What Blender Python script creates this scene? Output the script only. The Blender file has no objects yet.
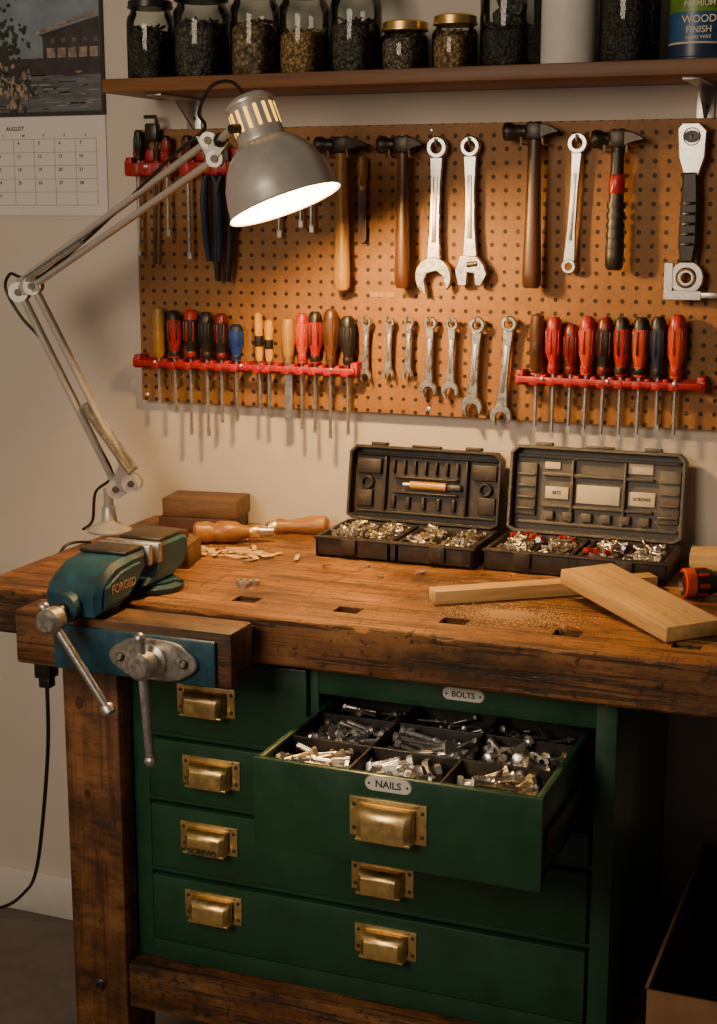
import bpy, bmesh, random
from math import *
from mathutils import Vector, Matrix, noise as mnoise
random.seed(7)
SC=bpy.context.scene

# ------------------------------------------------------------------ materials
def _nt(name):
    m=bpy.data.materials.new(name); m.use_nodes=True
    nt=m.node_tree
    return m,nt,nt.nodes["Principled BSDF"]
def _coord(nt,scale):
    tc=nt.nodes.new("ShaderNodeTexCoord"); mp=nt.nodes.new("ShaderNodeMapping")
    mp.inputs["Scale"].default_value=scale
    nt.links.new(tc.outputs["Object"],mp.inputs["Vector"]); return mp.outputs["Vector"]
def _noise(nt,vec,scale,detail=6,rough=.6,dist=0):
    n=nt.nodes.new("ShaderNodeTexNoise"); n.inputs["Scale"].default_value=scale
    n.inputs["Detail"].default_value=detail; n.inputs["Roughness"].default_value=rough
    n.inputs["Distortion"].default_value=dist
    nt.links.new(vec,n.inputs["Vector"]); return n.outputs["Fac"]
def _ramp(nt,fac,stops):
    r=nt.nodes.new("ShaderNodeValToRGB"); e=r.color_ramp.elements
    while len(e)<len(stops): e.new(0.5)
    for el,(p,c) in zip(e,stops):
        el.position=p; el.color=(c[0],c[1],c[2],1)
    nt.links.new(fac,r.inputs["Fac"]); return r.outputs["Color"]
def _mix(nt,a,b,fac,mode='MIX'):
    m=nt.nodes.new("ShaderNodeMix"); m.data_type='RGBA'; m.blend_type=mode
    for sock,v in ((m.inputs[0],fac),(m.inputs[6],a),(m.inputs[7],b)):
        if hasattr(v,"is_output"): nt.links.new(v,sock)
        elif isinstance(v,(int,float)): sock.default_value=v
        else: sock.default_value=(v[0],v[1],v[2],1)
    return m.outputs[2]
def _bump(nt,p,h,strength,dist=.002):
    b=nt.nodes.new("ShaderNodeBump"); b.inputs["Strength"].default_value=strength
    b.inputs["Distance"].default_value=dist
    nt.links.new(h,b.inputs["Height"]); nt.links.new(b.outputs["Normal"],p.inputs["Normal"])
def pm(name,col,rough=.5,metal=0.,var=.25,ns=40,bump=.1,coat=0.,dirt=None,dirt_t=.6,sc=(1,1,1)):
    m,nt,p=_nt(name)
    v=_coord(nt,sc)
    n=_noise(nt,v,ns,5)
    lo=[c*(1-var) for c in col]; hi=[min(1,c*(1+var)) for c in col]
    c=_ramp(nt,n,[(.3,lo),(.7,hi)])
    if dirt:
        n2=_noise(nt,v,ns*.35,8,.75)
        f=_ramp(nt,n2,[(dirt_t-.06,(0,0,0)),(dirt_t+.08,(1,1,1))])
        c=_mix(nt,c,dirt,f)
    nt.links.new(c,p.inputs["Base Color"])
    r=_ramp(nt,n,[(.2,[max(.03,rough-.1)]*3),(.8,[min(1,rough+.12)]*3)])
    nt.links.new(r,p.inputs["Roughness"])
    p.inputs["Metallic"].default_value=metal
    if coat: p.inputs["Coat Weight"].default_value=coat
    if bump: _bump(nt,p,n,bump)
    return m
def wood(name,c0,c1,c2,axis='x',rough=.5,grain=60,stain=None,stain_t=.6,bump=.35,stretch=.06,coat=0.,scratch=0.):
    m,nt,p=_nt(name)
    s={'x':(stretch,1,1),'y':(1,stretch,1),'z':(1,1,stretch)}[axis]
    v=_coord(nt,s)
    n=_noise(nt,v,grain,8,.65,.6)
    c=_ramp(nt,n,[(.28,c0),(.5,c1),(.72,c2)])
    n3=_noise(nt,v,grain*3.2,4,.6)
    c=_mix(nt,c,_ramp(nt,n3,[(.35,(.62,.58,.55)),(.6,(1,1,1))]),.55,'MULTIPLY')
    h=n
    if stain:
        v2=_coord(nt,(.5,1,1))
        n2=_noise(nt,v2,7,9,.72)
        f=_ramp(nt,n2,[(stain_t-.10,(0,0,0)),(stain_t+.06,(.9,.9,.9))])
        c=_mix(nt,c,stain,f)
    if scratch:
        # paler worn-away patches, long dark cracks along the grain, cross-cut marks and small dents
        k4=_noise(nt,_coord(nt,(.4,1,1)),11,7,.72)
        c=_mix(nt,c,(c2[0]*1.25,c2[1]*1.3,c2[2]*1.4),_ramp(nt,k4,[(.50,(0,0,0)),(.64,(.55,.55,.55))]))
        gs={'x':((.5,12,12),(7,.8,7)),'z':((12,12,.5),(.8,7,7))}[axis]
        k1=_noise(nt,_coord(nt,gs[0]),9,4,.55)
        f1=_ramp(nt,k1,[(.55,(0,0,0)),(.61,(scratch,)*3)]); c=_mix(nt,c,stain,f1)
        k2=_noise(nt,_coord(nt,gs[1]),10,2,.5,1.5)
        c=_mix(nt,c,stain,_ramp(nt,k2,[(.64,(0,0,0)),(.68,(scratch*.8,)*3)]))
        k3=_noise(nt,_coord(nt,(1,1,1)),60,3,.6)
        f3=_ramp(nt,k3,[(.61,(0,0,0)),(.67,(scratch,)*3)]); c=_mix(nt,c,stain,f3)
        k6=_noise(nt,_coord(nt,(.8,3.5,3.5)),18,5,.7,.8)
        c=_mix(nt,c,stain,_ramp(nt,k6,[(.60,(0,0,0)),(.66,(scratch*.8,)*3)]))
        k5=_noise(nt,_coord(nt,(1,1,1)),3.2,5,.6)
        c=_mix(nt,c,_ramp(nt,k5,[(.36,(.45,.40,.36)),(.60,(1,1,1))]),.75,'MULTIPLY')
        inv=nt.nodes.new("ShaderNodeMath"); inv.operation='SUBTRACT'; nt.links.new(n,inv.inputs[0]); nt.links.new(f1,inv.inputs[1]); h=inv.outputs[0]
        r=_ramp(nt,k4,[(.35,(rough-.14,)*3),(.65,(rough+.15,)*3)]); nt.links.new(r,p.inputs["Roughness"])
    else: p.inputs["Roughness"].default_value=rough
    nt.links.new(c,p.inputs["Base Color"])
    if coat: p.inputs["Coat Weight"].default_value=coat; p.inputs["Coat Roughness"].default_value=.3
    _bump(nt,p,h,bump)
    return m
def emis(name,col,s):
    m,nt,p=_nt(name)
    p.inputs["Base Color"].default_value=(*col,1)
    p.inputs["Emission Color"].default_value=(*col,1); p.inputs["Emission Strength"].default_value=s
    return m
def glassm():
    m=bpy.data.materials.new("jar_glass"); m.use_nodes=True; nt=m.node_tree; nt.nodes.clear()
    o=nt.nodes.new("ShaderNodeOutputMaterial"); mx=nt.nodes.new("ShaderNodeMixShader")
    t=nt.nodes.new("ShaderNodeBsdfTransparent"); t.inputs[0].default_value=(.88,.92,.89,1)
    g=nt.nodes.new("ShaderNodeBsdfGlossy"); g.inputs["Roughness"].default_value=.06
    lw=nt.nodes.new("ShaderNodeLayerWeight"); lw.inputs["Blend"].default_value=.3
    nt.links.new(lw.outputs["Fresnel"],mx.inputs[0]); nt.links.new(t.outputs[0],mx.inputs[1])
    nt.links.new(g.outputs[0],mx.inputs[2]); nt.links.new(mx.outputs[0],o.inputs[0])
    return m
def grain_m(name,cols,scale=150):
    m,nt,p=_nt(name)
    v=_coord(nt,(1,1,1))
    vo=nt.nodes.new("ShaderNodeTexVoronoi"); vo.inputs["Scale"].default_value=scale
    nt.links.new(v,vo.inputs["Vector"])
    sp=nt.nodes.new("ShaderNodeSeparateColor"); nt.links.new(vo.outputs["Color"],sp.inputs[0])
    n=len(cols)
    c=_ramp(nt,sp.outputs[0],[(.15+.7*i/(n-1),cc) for i,cc in enumerate(cols)])
    d=_ramp(nt,vo.outputs["Distance"],[(.2,(1,1,1)),(.75,(.18,.18,.18))])
    c=_mix(nt,c,d,.9,'MULTIPLY')
    nt.links.new(c,p.inputs["Base Color"]); p.inputs["Roughness"].default_value=.6
    inv=nt.nodes.new("ShaderNodeMath"); inv.operation='SUBTRACT'; inv.inputs[0].default_value=1
    nt.links.new(vo.outputs["Distance"],inv.inputs[1])
    _bump(nt,p,inv.outputs[0],.9,.004)
    return m

M={}
M['steel']=pm("brushed_steel",(.56,.54,.51),.36,.92,.2,120,.08)
M['chrome']=pm("chrome_steel",(.66,.64,.60),.30,.95,.15,90,.06,dirt=(.32,.29,.25),dirt_t=.64)
M['dsteel']=pm("dark_steel",(.10,.085,.072),.42,.8,.4,60,.2)
M['hsteel']=pm("hammer_head_steel",(.055,.047,.040),.4,.75,.4,70,.25)
M['screw']=pm("screw_metal",(.90,.86,.80),.30,.88,.25,200,.1)
M['screwd']=pm("dark_screw_metal",(.36,.33,.29),.36,.88,.3,200,.1)
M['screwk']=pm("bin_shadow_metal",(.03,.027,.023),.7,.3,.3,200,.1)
M['screwb']=pm("brassy_screw_metal",(.85,.66,.40),.33,.9,.3,200,.1)
M['brass']=pm("brass",(.86,.62,.25),.33,.95,.15,60,.12,dirt=(.46,.29,.10),dirt_t=.66)
M['green']=pm("green_enamel",(.012,.060,.028),.40,0,.18,14,.05,coat=.15,dirt=(.014,.034,.018),dirt_t=.66)
M['greend']=pm("green_enamel_inner_shade",(.008,.045,.020),.45,0,.2,14,.05)  # darker copy of the enamel, cabinet interior shade painted in
M['black']=pm("black_plastic",(.012,.011,.010),.4,0,.3,80,.12)
M['cased']=pm("case_plastic_dark",(.026,.019,.014),.48,0,.3,60,.15,dirt=(.085,.058,.036),dirt_t=.6)
M['caseg']=pm("case_plastic_grey",(.095,.086,.075),.5,0,.25,60,.15,dirt=(.15,.13,.105),dirt_t=.6)
M['red']=pm("red_plastic",(.34,.008,.003),.42,0,.15,60,.05)
M['redh']=pm("red_handle",(.34,.012,.003),.34,0,.2,60,.05,coat=.1)
M['orange']=pm("orange_handle",(.50,.050,.002),.34,0,.15,60,.05,coat=.1)
M['dred']=pm("dark_red_handle",(.13,.008,.005),.35,0,.2,60,.05)
M['blue']=pm("blue_handle",(.012,.04,.26),.35,0,.2,60,.05)
M['navy']=pm("navy_handle",(.012,.02,.06),.4,0,.2,60,.05)
M['yellow']=pm("yellow_handle",(.60,.30,.010),.35,0,.15,60,.05)
M['vblue']=pm("vise_blue_paint",(.013,.070,.110),.42,.1,.35,28,.3,dirt=(.035,.032,.03),dirt_t=.56)
M['lampg']=pm("lamp_silver_paint",(.56,.54,.50),.34,.45,.06,30,.03)
M['lampi']=pm("lamp_inner_white",(.9,.82,.68),.5,0,.03,30,.0)
M['cream']=pm("label_card",(.66,.58,.44),.6,0,.08,50,.02)
M['paper']=pm("calendar_paper",(.72,.69,.66),.8,0,.02,20,.0)
M['ink']=pm("ink",(.03,.03,.03),.7,0,.1,50,.0)
M['inkg']=pm("grid_ink",(.32,.31,.30),.8,0,.1,50,.0)
M['white']=pm("white_enamel",(.70,.68,.64),.4,0,.05,20,.03)
M['glass']=glassm()
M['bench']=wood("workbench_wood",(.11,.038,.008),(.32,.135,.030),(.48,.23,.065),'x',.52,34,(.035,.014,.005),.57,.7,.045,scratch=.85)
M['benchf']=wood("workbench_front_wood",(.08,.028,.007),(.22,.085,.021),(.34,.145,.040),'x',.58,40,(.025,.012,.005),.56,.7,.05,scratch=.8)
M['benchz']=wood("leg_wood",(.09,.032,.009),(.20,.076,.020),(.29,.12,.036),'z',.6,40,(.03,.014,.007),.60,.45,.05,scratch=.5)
M['jaww']=wood("jaw_wood",(.05,.020,.007),(.16,.062,.018),(.26,.115,.036),'x',.6,40,(.022,.012,.007),.55,.4,.05,scratch=.7)
M['shelf']=wood("shelf_wood",(.09,.032,.009),(.19,.076,.022),(.29,.125,.040),'x',.5,45,None,.6,.25,.03)
M['pine']=wood("pine_wood",(.46,.27,.085),(.62,.40,.15),(.72,.50,.23),'x',.6,30,None,.6,.15,.08)
M['h_tan']=wood("handle_ash",(.26,.12,.016),(.40,.21,.034),(.50,.29,.06),'z',.38,60,None,.6,.15,.05,coat=.1)
M['h_brown']=wood("handle_brown",(.045,.016,.005),(.10,.036,.010),(.15,.060,.017),'z',.38,60,None,.6,.15,.05,coat=.15)
M['h_dark']=wood("handle_dark",(.028,.011,.005),(.062,.023,.008),(.10,.038,.014),'z',.4,60,None,.6,.2,.05,coat=.15)
M['h_turn']=wood("turned_wood",(.20,.080,.014),(.34,.15,.030),(.44,.21,.050),'x',.40,50,None,.6,.15,.1,coat=.1)
M['bookd']=wood("dark_wood_block",(.03,.012,.006),(.075,.030,.013),(.12,.05,.022),'x',.5,60,None,.6,.3,.05)
M['bookt']=wood("old_wood_block",(.07,.035,.014),(.13,.068,.026),(.18,.10,.042),'x',.6,60,(.04,.025,.015),.6,.3,.05)
M['card']=pm("cardboard",(.20,.10,.042),.8,0,.15,30,.1)
M['cardd']=pm("cardboard_inner_shade",(.05,.027,.013),.85,0,.15,30,.1)  # darker cardboard copy, shade inside the box put into the colour
M['dust']=pm("sawdust",(.66,.43,.18),.9,0,.3,300,.4)
M['lid_y']=pm("gold_lid",(.66,.44,.13),.35,.9,.2,60,.1)
M['lid_k']=pm("black_lid",(.02,.02,.02),.35,.3,.2,60,.1)
M['slot']=emis("lamp_slot_glow",(1,.50,.08),2.0)  # emissive strips imitate bulb light leaking out of the collar, no openings cut
M['bulb']=emis("bulb_glow",(1,.70,.34),30)

def wallmat():
    m,nt,p=_nt("wall_paint"); v=_coord(nt,(1,1,1))
    n=_noise(nt,v,3,4); c=_ramp(nt,n,[(.3,(.60,.54,.47)),(.7,(.65,.59,.52))])
    nt.links.new(c,p.inputs["Base Color"]); p.inputs["Roughness"].default_value=.85
    _bump(nt,p,_noise(nt,v,220,3),.12,.001); return m
def floormat():
    m,nt,p=_nt("concrete_floor"); v=_coord(nt,(1,1,1))
    n=_noise(nt,v,9,8,.7); c=_ramp(nt,n,[(.3,(.12,.098,.08)),(.7,(.19,.155,.125))])
    nt.links.new(c,p.inputs["Base Color"]); p.inputs["Roughness"].default_value=.7
    _bump(nt,p,n,.2,.004); return m
def pegmat():
    m,nt,p=_nt("pegboard_hardboard"); v=_coord(nt,(1,1,1))
    n=_noise(nt,v,160,6,.7); c=_ramp(nt,n,[(.3,(.235,.100,.020)),(.7,(.35,.160,.036))])
    n2=_noise(nt,v,4,7,.65); c=_mix(nt,c,_ramp(nt,n2,[(.35,(.60,.56,.50)),(.65,(1,1,1))]),.7,'MULTIPLY')
    sx=nt.nodes.new("ShaderNodeSeparateXYZ"); nt.links.new(v,sx.inputs[0])
    def cell(o):
        a=nt.nodes.new("ShaderNodeMath"); a.operation='MULTIPLY'; a.inputs[1].default_value=1/.0254; nt.links.new(o,a.inputs[0])
        b=nt.nodes.new("ShaderNodeMath"); b.operation='FRACT'; nt.links.new(a.outputs[0],b.inputs[0])
        s=nt.nodes.new("ShaderNodeMath"); s.operation='SUBTRACT'; s.inputs[1].default_value=.5; nt.links.new(b.outputs[0],s.inputs[0])
        q=nt.nodes.new("ShaderNodeMath"); q.operation='POWER'; q.inputs[1].default_value=2
        ab=nt.nodes.new("ShaderNodeMath"); ab.operation='ABSOLUTE'; nt.links.new(s.outputs[0],ab.inputs[0]); nt.links.new(ab.outputs[0],q.inputs[0]); return q.outputs[0]
    ad=nt.nodes.new("ShaderNodeMath"); ad.operation='ADD'; nt.links.new(cell(sx.outputs[0]),ad.inputs[0]); nt.links.new(cell(sx.outputs[2]),ad.inputs[1])
    f=_ramp(nt,ad.outputs[0],[(.016,(0,0,0)),(.026,(1,1,1))])
    c=_mix(nt,(.012,.006,.003),c,f)
    nt.links.new(c,p.inputs["Base Color"]); p.inputs["Roughness"].default_value=.6
    _bump(nt,p,f,.8,.003); return m
M['wall']=wallmat(); M['floor']=floormat(); M['peg']=pegmat()

# ------------------------------------------------------------------ mesh builder
def zto(d):
    d=Vector(d).normalized(); return d.to_track_quat('Z','Y').to_matrix().to_4x4()
def T(x,y,z): return Matrix.Translation((x,y,z))
def RZ(a): return Matrix.Rotation(radians(a),4,'Z')
def RX(a): return Matrix.Rotation(radians(a),4,'X')
def RY(a): return Matrix.Rotation(radians(a),4,'Y')
# wall frame: local x -> +X, local y -> +Z, local z -> -Y (towards room)
def W(x,z,y=-.04,rot=0):
    return T(x,y,z)@Matrix(((1,0,0,0),(0,0,-1,0),(0,1,0,0),(0,0,0,1)))@RZ(rot)
class MB:
    def __init__(s,name,angle=35): s.name=name;s.v=[];s.f=[];s.m=[];s.mats=[];s.angle=angle
    def mi(s,k):
        if k not in s.mats: s.mats.append(k)
        return s.mats.index(k)
    def add(s,vs,fs,k,mx=None):
        o=len(s.v); i=s.mi(k)
        for p in vs:
            p=Vector(p)
            if mx is not None: p=mx@p
            s.v.append(tuple(p))
        for f in fs: s.f.append(tuple(o+a for a in f)); s.m.append(i)
    def addbm(s,bm,k,mx=None):
        bm.verts.index_update()
        s.add([v.co.copy() for v in bm.verts],[[v.index for v in f.verts] for f in bm.faces],k,mx); bm.free()
    def box(s,c,size,k,mx=None,bev=0.,rot=None,seg=2):
        bm=bmesh.new(); bmesh.ops.create_cube(bm,size=1)
        for v in bm.verts: v.co=Vector((v.co.x*size[0],v.co.y*size[1],v.co.z*size[2]))
        if bev: bmesh.ops.bevel(bm,geom=bm.edges[:],offset=min(bev,min(size)*.45),segments=seg,profile=.5,affect='EDGES')
        mm=T(*c)@(rot if rot else Matrix.Identity(4))
        if mx is not None: mm=mx@mm
        s.addbm(bm,k,mm)
    def bb(s,x0,x1,y0,y1,z0,z1,k,bev=0.,mx=None):
        s.box(((x0+x1)/2,(y0+y1)/2,(z0+z1)/2),(abs(x1-x0),abs(y1-y0),abs(z1-z0)),k,mx,bev)
    def lathe(s,prof,k,mx=None,seg=24,flute=0,fn=6,sy=1.):
        vs=[];fs=[];n=len(prof)
        for j in range(seg):
            t=2*pi*j/seg; w=1+flute*cos(fn*t)
            for r,z in prof: vs.append((r*w*cos(t),r*w*sin(t)*sy,z))
        for j in range(seg):
            a=j*n;b=((j+1)%seg)*n
            for i in range(n-1):
                if prof[i][0]<1e-6 and prof[i+1][0]<1e-6: continue
                fs.append((a+i,b+i,b+i+1,a+i+1))
        s.add(vs,fs,k,mx)
    def cyl(s,p0,p1,r0,k,r1=None,seg=16,mx=None):
        r1=r0 if r1 is None else r1
        p0=Vector(p0);p1=Vector(p1);L=(p1-p0).length
        m=T(*p0)@zto(p1-p0)
        if mx is not None: m=mx@m
        s.lathe([(0,0),(r0,0),(r1,L),(0,L)],k,m,seg)
    def ball(s,c,r,k,mx=None,sc=(1,1,1),seg=16):
        m=T(*c)@Matrix.Diagonal((*sc,1))
        if mx is not None: m=mx@m
        n=seg//2
        s.lathe([(r*sin(pi*i/n),-r*cos(pi*i/n)) for i in range(n+1)],k,m,seg)
    def tube(s,pts,r,k,seg=8,mx=None,close=False):
        pts=[Vector(p) for p in pts]; n=len(pts); vs=[];fs=[]
        t0=(pts[1]-pts[0]).normalized(); up=Vector((0,0,1)) if abs(t0.z)<.9 else Vector((1,0,0))
        nrm=t0.cross(up).normalized()
        for i in range(n):
            if close: t=(pts[(i+1)%n]-pts[i-1]).normalized()
            elif i==0: t=t0
            elif i==n-1: t=(pts[-1]-pts[-2]).normalized()
            else: t=(pts[i+1]-pts[i-1]).normalized()
            nrm=(nrm-t*nrm.dot(t)).normalized(); b=t.cross(nrm)
            rr=r[i] if isinstance(r,(list,tuple)) else r
            for j in range(seg):
                a=2*pi*j/seg; vs.append(pts[i]+nrm*cos(a)*rr+b*sin(a)*rr)
        for i in range(n if close else n-1):
            for j in range(seg):
                a=i*seg+j;b_=i*seg+(j+1)%seg;c=((i+1)%n)*seg+(j+1)%seg;d=((i+1)%n)*seg+j
                fs.append((a,b_,c,d))
        if not close:
            fs.append(tuple(range(seg))[::-1]); fs.append(tuple((n-1)*seg+j for j in range(seg)))
        s.add(vs,fs,k,mx)
    def prism(s,poly,t,k,mx=None,bev=0.):
        bm=bmesh.new(); vs=[bm.verts.new((x,y,-t/2)) for x,y in poly]; f=bm.faces.new(vs)
        r=bmesh.ops.extrude_face_region(bm,geom=[f])
        for v in [g for g in r['geom'] if isinstance(g,bmesh.types.BMVert)]: v.co.z=t/2
        bmesh.ops.recalc_face_normals(bm,faces=bm.faces[:])
        if bev:
            ed=[e for e in bm.edges if abs(e.verts[0].co.z-e.verts[1].co.z)<1e-6]
            bmesh.ops.bevel(bm,geom=ed,offset=bev,segments=1,profile=.5,affect='EDGES')
        s.addbm(bm,k,mx)
    def ring(s,ri,ro,t,k,mx=None,seg=24,facets=0):
        h=t/2;c=t*.2
        s.lathe([(ri,-h),(ro-c,-h),(ro,-h+c),(ro,h-c),(ro-c,h),(ri,h),(ri,-h)],k,mx,seg)
    def obj(s,parent=None,smooth=True):
        me=bpy.data.meshes.new(s.name); me.from_pydata(s.v,[],s.f); me.update()
        for k in s.mats: me.materials.append(M[k])
        me.polygons.foreach_set("material_index",s.m)
        bm=bmesh.new(); bm.from_mesh(me); bmesh.ops.recalc_face_normals(bm,faces=bm.faces[:]); bm.to_mesh(me); bm.free()
        if smooth:
            me.polygons.foreach_set("use_smooth",[True]*len(me.polygons)); me.set_sharp_from_angle(angle=radians(s.angle))
        o=bpy.data.objects.new(s.name,me); SC.collection.objects.link(o)
        if parent: o.parent=parent
        return o
def empty(name):
    e=bpy.data.objects.new(name,None); SC.collection.objects.link(e); e.empty_display_size=.02; return e
def text(body,size,mx,mat,parent,name="lettering",ext=.0004):
    c=bpy.data.curves.new(name,'FONT'); c.body=body; c.size=size; c.align_x='CENTER'; c.align_y='CENTER'; c.extrude=ext; c.offset=size*.012
    c.materials.append(M[mat]); o=bpy.data.objects.new(name,c); SC.collection.objects.link(o); o.matrix_world=mx
    if parent: o.parent=parent
    return o

# ------------------------------------------------------------------ room
b=MB("wall_back"); b.bb(-3.2,1.6,0,.1,0,2.7,'wall'); b.obj(smooth=False)
b=MB("wall_left"); b.bb(-3.3,-3.2,-4.5,.1,0,2.7,'wall'); b.obj(smooth=False)
b=MB("floor"); b.bb(-3.3,1.6,-4.5,.1,-.1,0,'floor'); b.obj(smooth=False)
b=MB("baseboard_back"); b.bb(-3.2,1.6,-.014,0,0,.105,'white',.004); b.obj()

# ------------------------------------------------------------------ calendar
cal=empty("wall_calendar")
b=MB("calendar_sheets")
b.bb(-2.10,-1.677,-.004,-.001,1.640,1.846,'paper')
b.bb(-2.10,-1.675,-.006,-.001,1.848,2.20,'ink')
M['c_sky']=pm("print_sky",(.17,.21,.26),.5,0,.45,9,.0)
M['c_house']=pm("print_house",(.035,.03,.028),.5,0,.4,30,.0)
M['c_wat']=pm("print_water",(.10,.11,.12),.5,0,.5,30,.0,sc=(.3,1,2))
M['c_lit']=pm("print_windows",(.28,.22,.17),.5,0,.6,60,.0)
M['c_tree']=pm("print_tree",(.025,.030,.018),.5,0,.7,60,.0)
b.bb(-2.09,-1.682,-.0068,-.006,1.96,2.19,'c_sky'); b.bb(-2.09,-1.682,-.0068,-.006,1.856,1.93,'c_wat')
b.bb(-2.09,-1.682,-.0070,-.006,1.93,1.965,'c_house')
b.prism([(-1.82,1.955),(-1.683,1.955),(-1.683,2.045),(-1.76,2.028),(-1.83,2.012),(-1.82,2.008)],.0004,'c_house',W(0,0,-.0072))
b.prism([(-1.835,2.014),(-1.683,2.052),(-1.683,2.058),(-1.835,2.020)],.0004,'c_lit',W(0,0,-.0078))
for i in range(5): b.bb(-1.81+i*.026,-1.79+i*.026,-.0078,-.007,1.965,1.985,'c_lit'); b.bb(-1.80+i*.026,-1.79+i*.026,-.0078,-.007,1.995,2.004,'c_wat')
for i in range(260):
    x=-1.935+random.gauss(0,.035);z=1.985+random.gauss(0,.034);r=.0025+random.random()*.0045
    if x>-1.825: continue
    b.prism([(x+r*cos(a*.9)*random.uniform(.7,1.2),z+r*sin(a*.9)) for a in range(7)],.0003,random.choice(['c_tree','c_tree','c_house','c_lit'] if z<1.96 else ['c_tree']),W(0,0,-.0078-.000003*i))
for i in range(60):
    x=-1.95+random.random()*.24;z=1.860+random.random()*.075;l=.006+random.random()*.035
    b.bb(x,min(x+l,-1.684),-.0080,-.0068,z,z+.0025,random.choice(['c_lit','c_house','c_sky','c_wat']))
for i in range(90):
    x=-1.895+random.gauss(0,.022);z=1.90+random.gauss(0,.022);r=.002+random.random()*.005
    b.prism([(x+r*cos(a*.9),z+r*sin(a*.9)*1.6) for a in range(7)],.0003,random.choice(['c_lit','c_tree','c_lit','c_house']),W(0,0,-.0088-.000003*i))
x0,x1,z0,z1=-2.06,-1.70,1.662,1.800
for i in range(8): x=x0+(x1-x0)*i/7; b.bb(x-.0005,x+.0005,-.0046,-.004,z0,z1,'inkg')
for i in range(6): z=z0+(z1-z0)*i/5; b.bb(x0,x1,-.0046,-.004,z-.0005,z+.0005,'inkg')
b.obj(cal,smooth=False)
n=1
for r in range(5):
    for c in range(7):
        if n>31: break
        text(str(n),.010,W(x0+(x1-x0)*(c+.25)/7,z1-(z1-z0)*(r+.3)/5,-.0046),'ink',cal,"day_number",.0001); n+=1
text("AUGUST",.012,W(-1.90,1.822,-.0046),'ink',cal,"month_name",.0001)
for c,d in enumerate("SMTWTFS"): text(d,.008,W(x0+(x1-x0)*(c+.5)/7,1.807,-.0046),'ink',cal,"weekday",.0001)

# ------------------------------------------------------------------ shelf + brackets
b=MB("wall_shelf"); b.bb(-1.558,.35,-.21,-.001,1.874,1.900,'shelf',.002)
def bracket(x):
    b.bb(x-.016,x+.016,-.006,-.001,1.78,1.874,'steel',.001); b.bb(x-.016,x+.016,-.17,-.001,1.869,1.874,'steel',.001)
    b.prism([(.004,1.81),(.004,1.872),(.09,1.872)],.004,'steel',T(x,0,0)@Matrix(((0,0,1,0),(-1,0,0,0),(0,1,0,0),(0,0,0,1))))
    for z in (1.80,1.835): b.ball((x,-.007,z),.005,'dsteel',sc=(1,.5,1))
bracket(-1.468); bracket(-.438)
b.obj()

# ------------------------------------------------------------------ jars
G={'k':grain_m("contents_black_screws",[(.015,.013,.012),(.075,.068,.06),(.03,.026,.022)],170),
 'g':grain_m("contents_grey_screws",[(.04,.034,.028),(.18,.155,.13),(.08,.068,.055)],150),
 'b':grain_m("contents_brown_beans",[(.14,.08,.035),(.48,.34,.20),(.28,.175,.085)],120),
 't':grain_m("contents_tan_beans",[(.30,.16,.055),(.64,.41,.18),(.44,.26,.10)],170),
 'n':grain_m("contents_nuts",[(.08,.055,.035),(.42,.34,.25),(.18,.13,.09)],190)}
for k,v in G.items(): M['ct_'+k]=v
def jar(x,r,h,fill,ct,lid,name,y=-.12,lidh=.016):
    b=MB(name); z=1.9003; m=T(x,y,z)
    bh=h-lidh
    b.lathe([(0,0),(r*.92,0),(r,.007),(r,bh*.80),(r*.96,bh*.88),(r*.84,bh*.94),(r*.82,bh)],'glass',m,32)
    t=fill*bh; ri=r*.955
    prof=[(0,.004),(ri*.93,.004),(ri,.010),(ri,t-.004),(ri*.9,t+.002),(ri*.5,t+.006),(0,t+.008)]
    prof2=[]
    for a,c in zip(prof,prof[1:]):
        for i in range(4): prof2.append((a[0]+(c[0]-a[0])*i/4,a[1]+(c[1]-a[1])*i/4))
    prof2.append(prof[-1])
    b.lathe(prof2,'ct_'+ct,m,36)
    for i in range(26):
        a=random.random()*6.28; q=ri*.8*sqrt(random.random()); 
        p=Vector((q*cos(a),q*sin(a),t+.006+random.random()*.006)); d=Vector((random.uniform(-1,1),random.uniform(-1,1),random.uniform(-.4,.4))).normalized()*.008
        b.cyl(p-d,p+d,.0022,'ct_'+ct,seg=6,mx=m)
    rl=r*.88
    b.lathe([(0,bh),(rl,bh),(rl+.002,bh+.002),(rl+.002,bh+lidh-.003),(rl-.003,bh+lidh),(0,bh+lidh)],lid,m,40)
    b.lathe([(rl+.001,bh+.0),(rl+.0035,bh+.001),(rl+.0035,bh+.004),(rl+.001,bh+.005)],lid,m,40)
    return b.obj()
jar(-1.498,.047,.152,.66,'k','lid_k','glass_jar_of_black_screws')
jar(-1.386,.056,.160,.68,'g','lid_k','glass_jar_of_grey_screws')
jar(-1.272,.048,.163,.62,'b','lid_y','glass_jar_of_brown_beans')
jar(-1.170,.049,.158,.52,'t','lid_k','glass_jar_of_tan_beans')
jar(-1.066,.048,.163,.58,'g','lid_k','glass_jar_of_nails')
jar(-.969,.045,.090,.78,'n','lid_y','small_glass_jar_of_nuts',lidh=.018)
jar(-.873,.042,.097,.72,'t','lid_y','small_glass_jar_of_washers',lidh=.018)
rj=jar(-.768,.056,.180,.40,'k','lid_k','glass_jar_of_rocks')
b=MB("rock_chunks")
for i in range(9):
    a=random.random()*6.28;q=.022*random.random()
    bm=bmesh.new(); bmesh.ops.create_icosphere(bm,subdivisions=2,radius=.018+random.random()*.008)
    for v in bm.verts: v.co*=1+.35*mnoise.noise(v.co*60+Vector((i*3,0,0)))
    b.addbm(bm,'ct_g',T(-.768+q*cos(a),-.12+q*sin(a),1.972+.006*i))
b.obj(rj)
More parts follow.
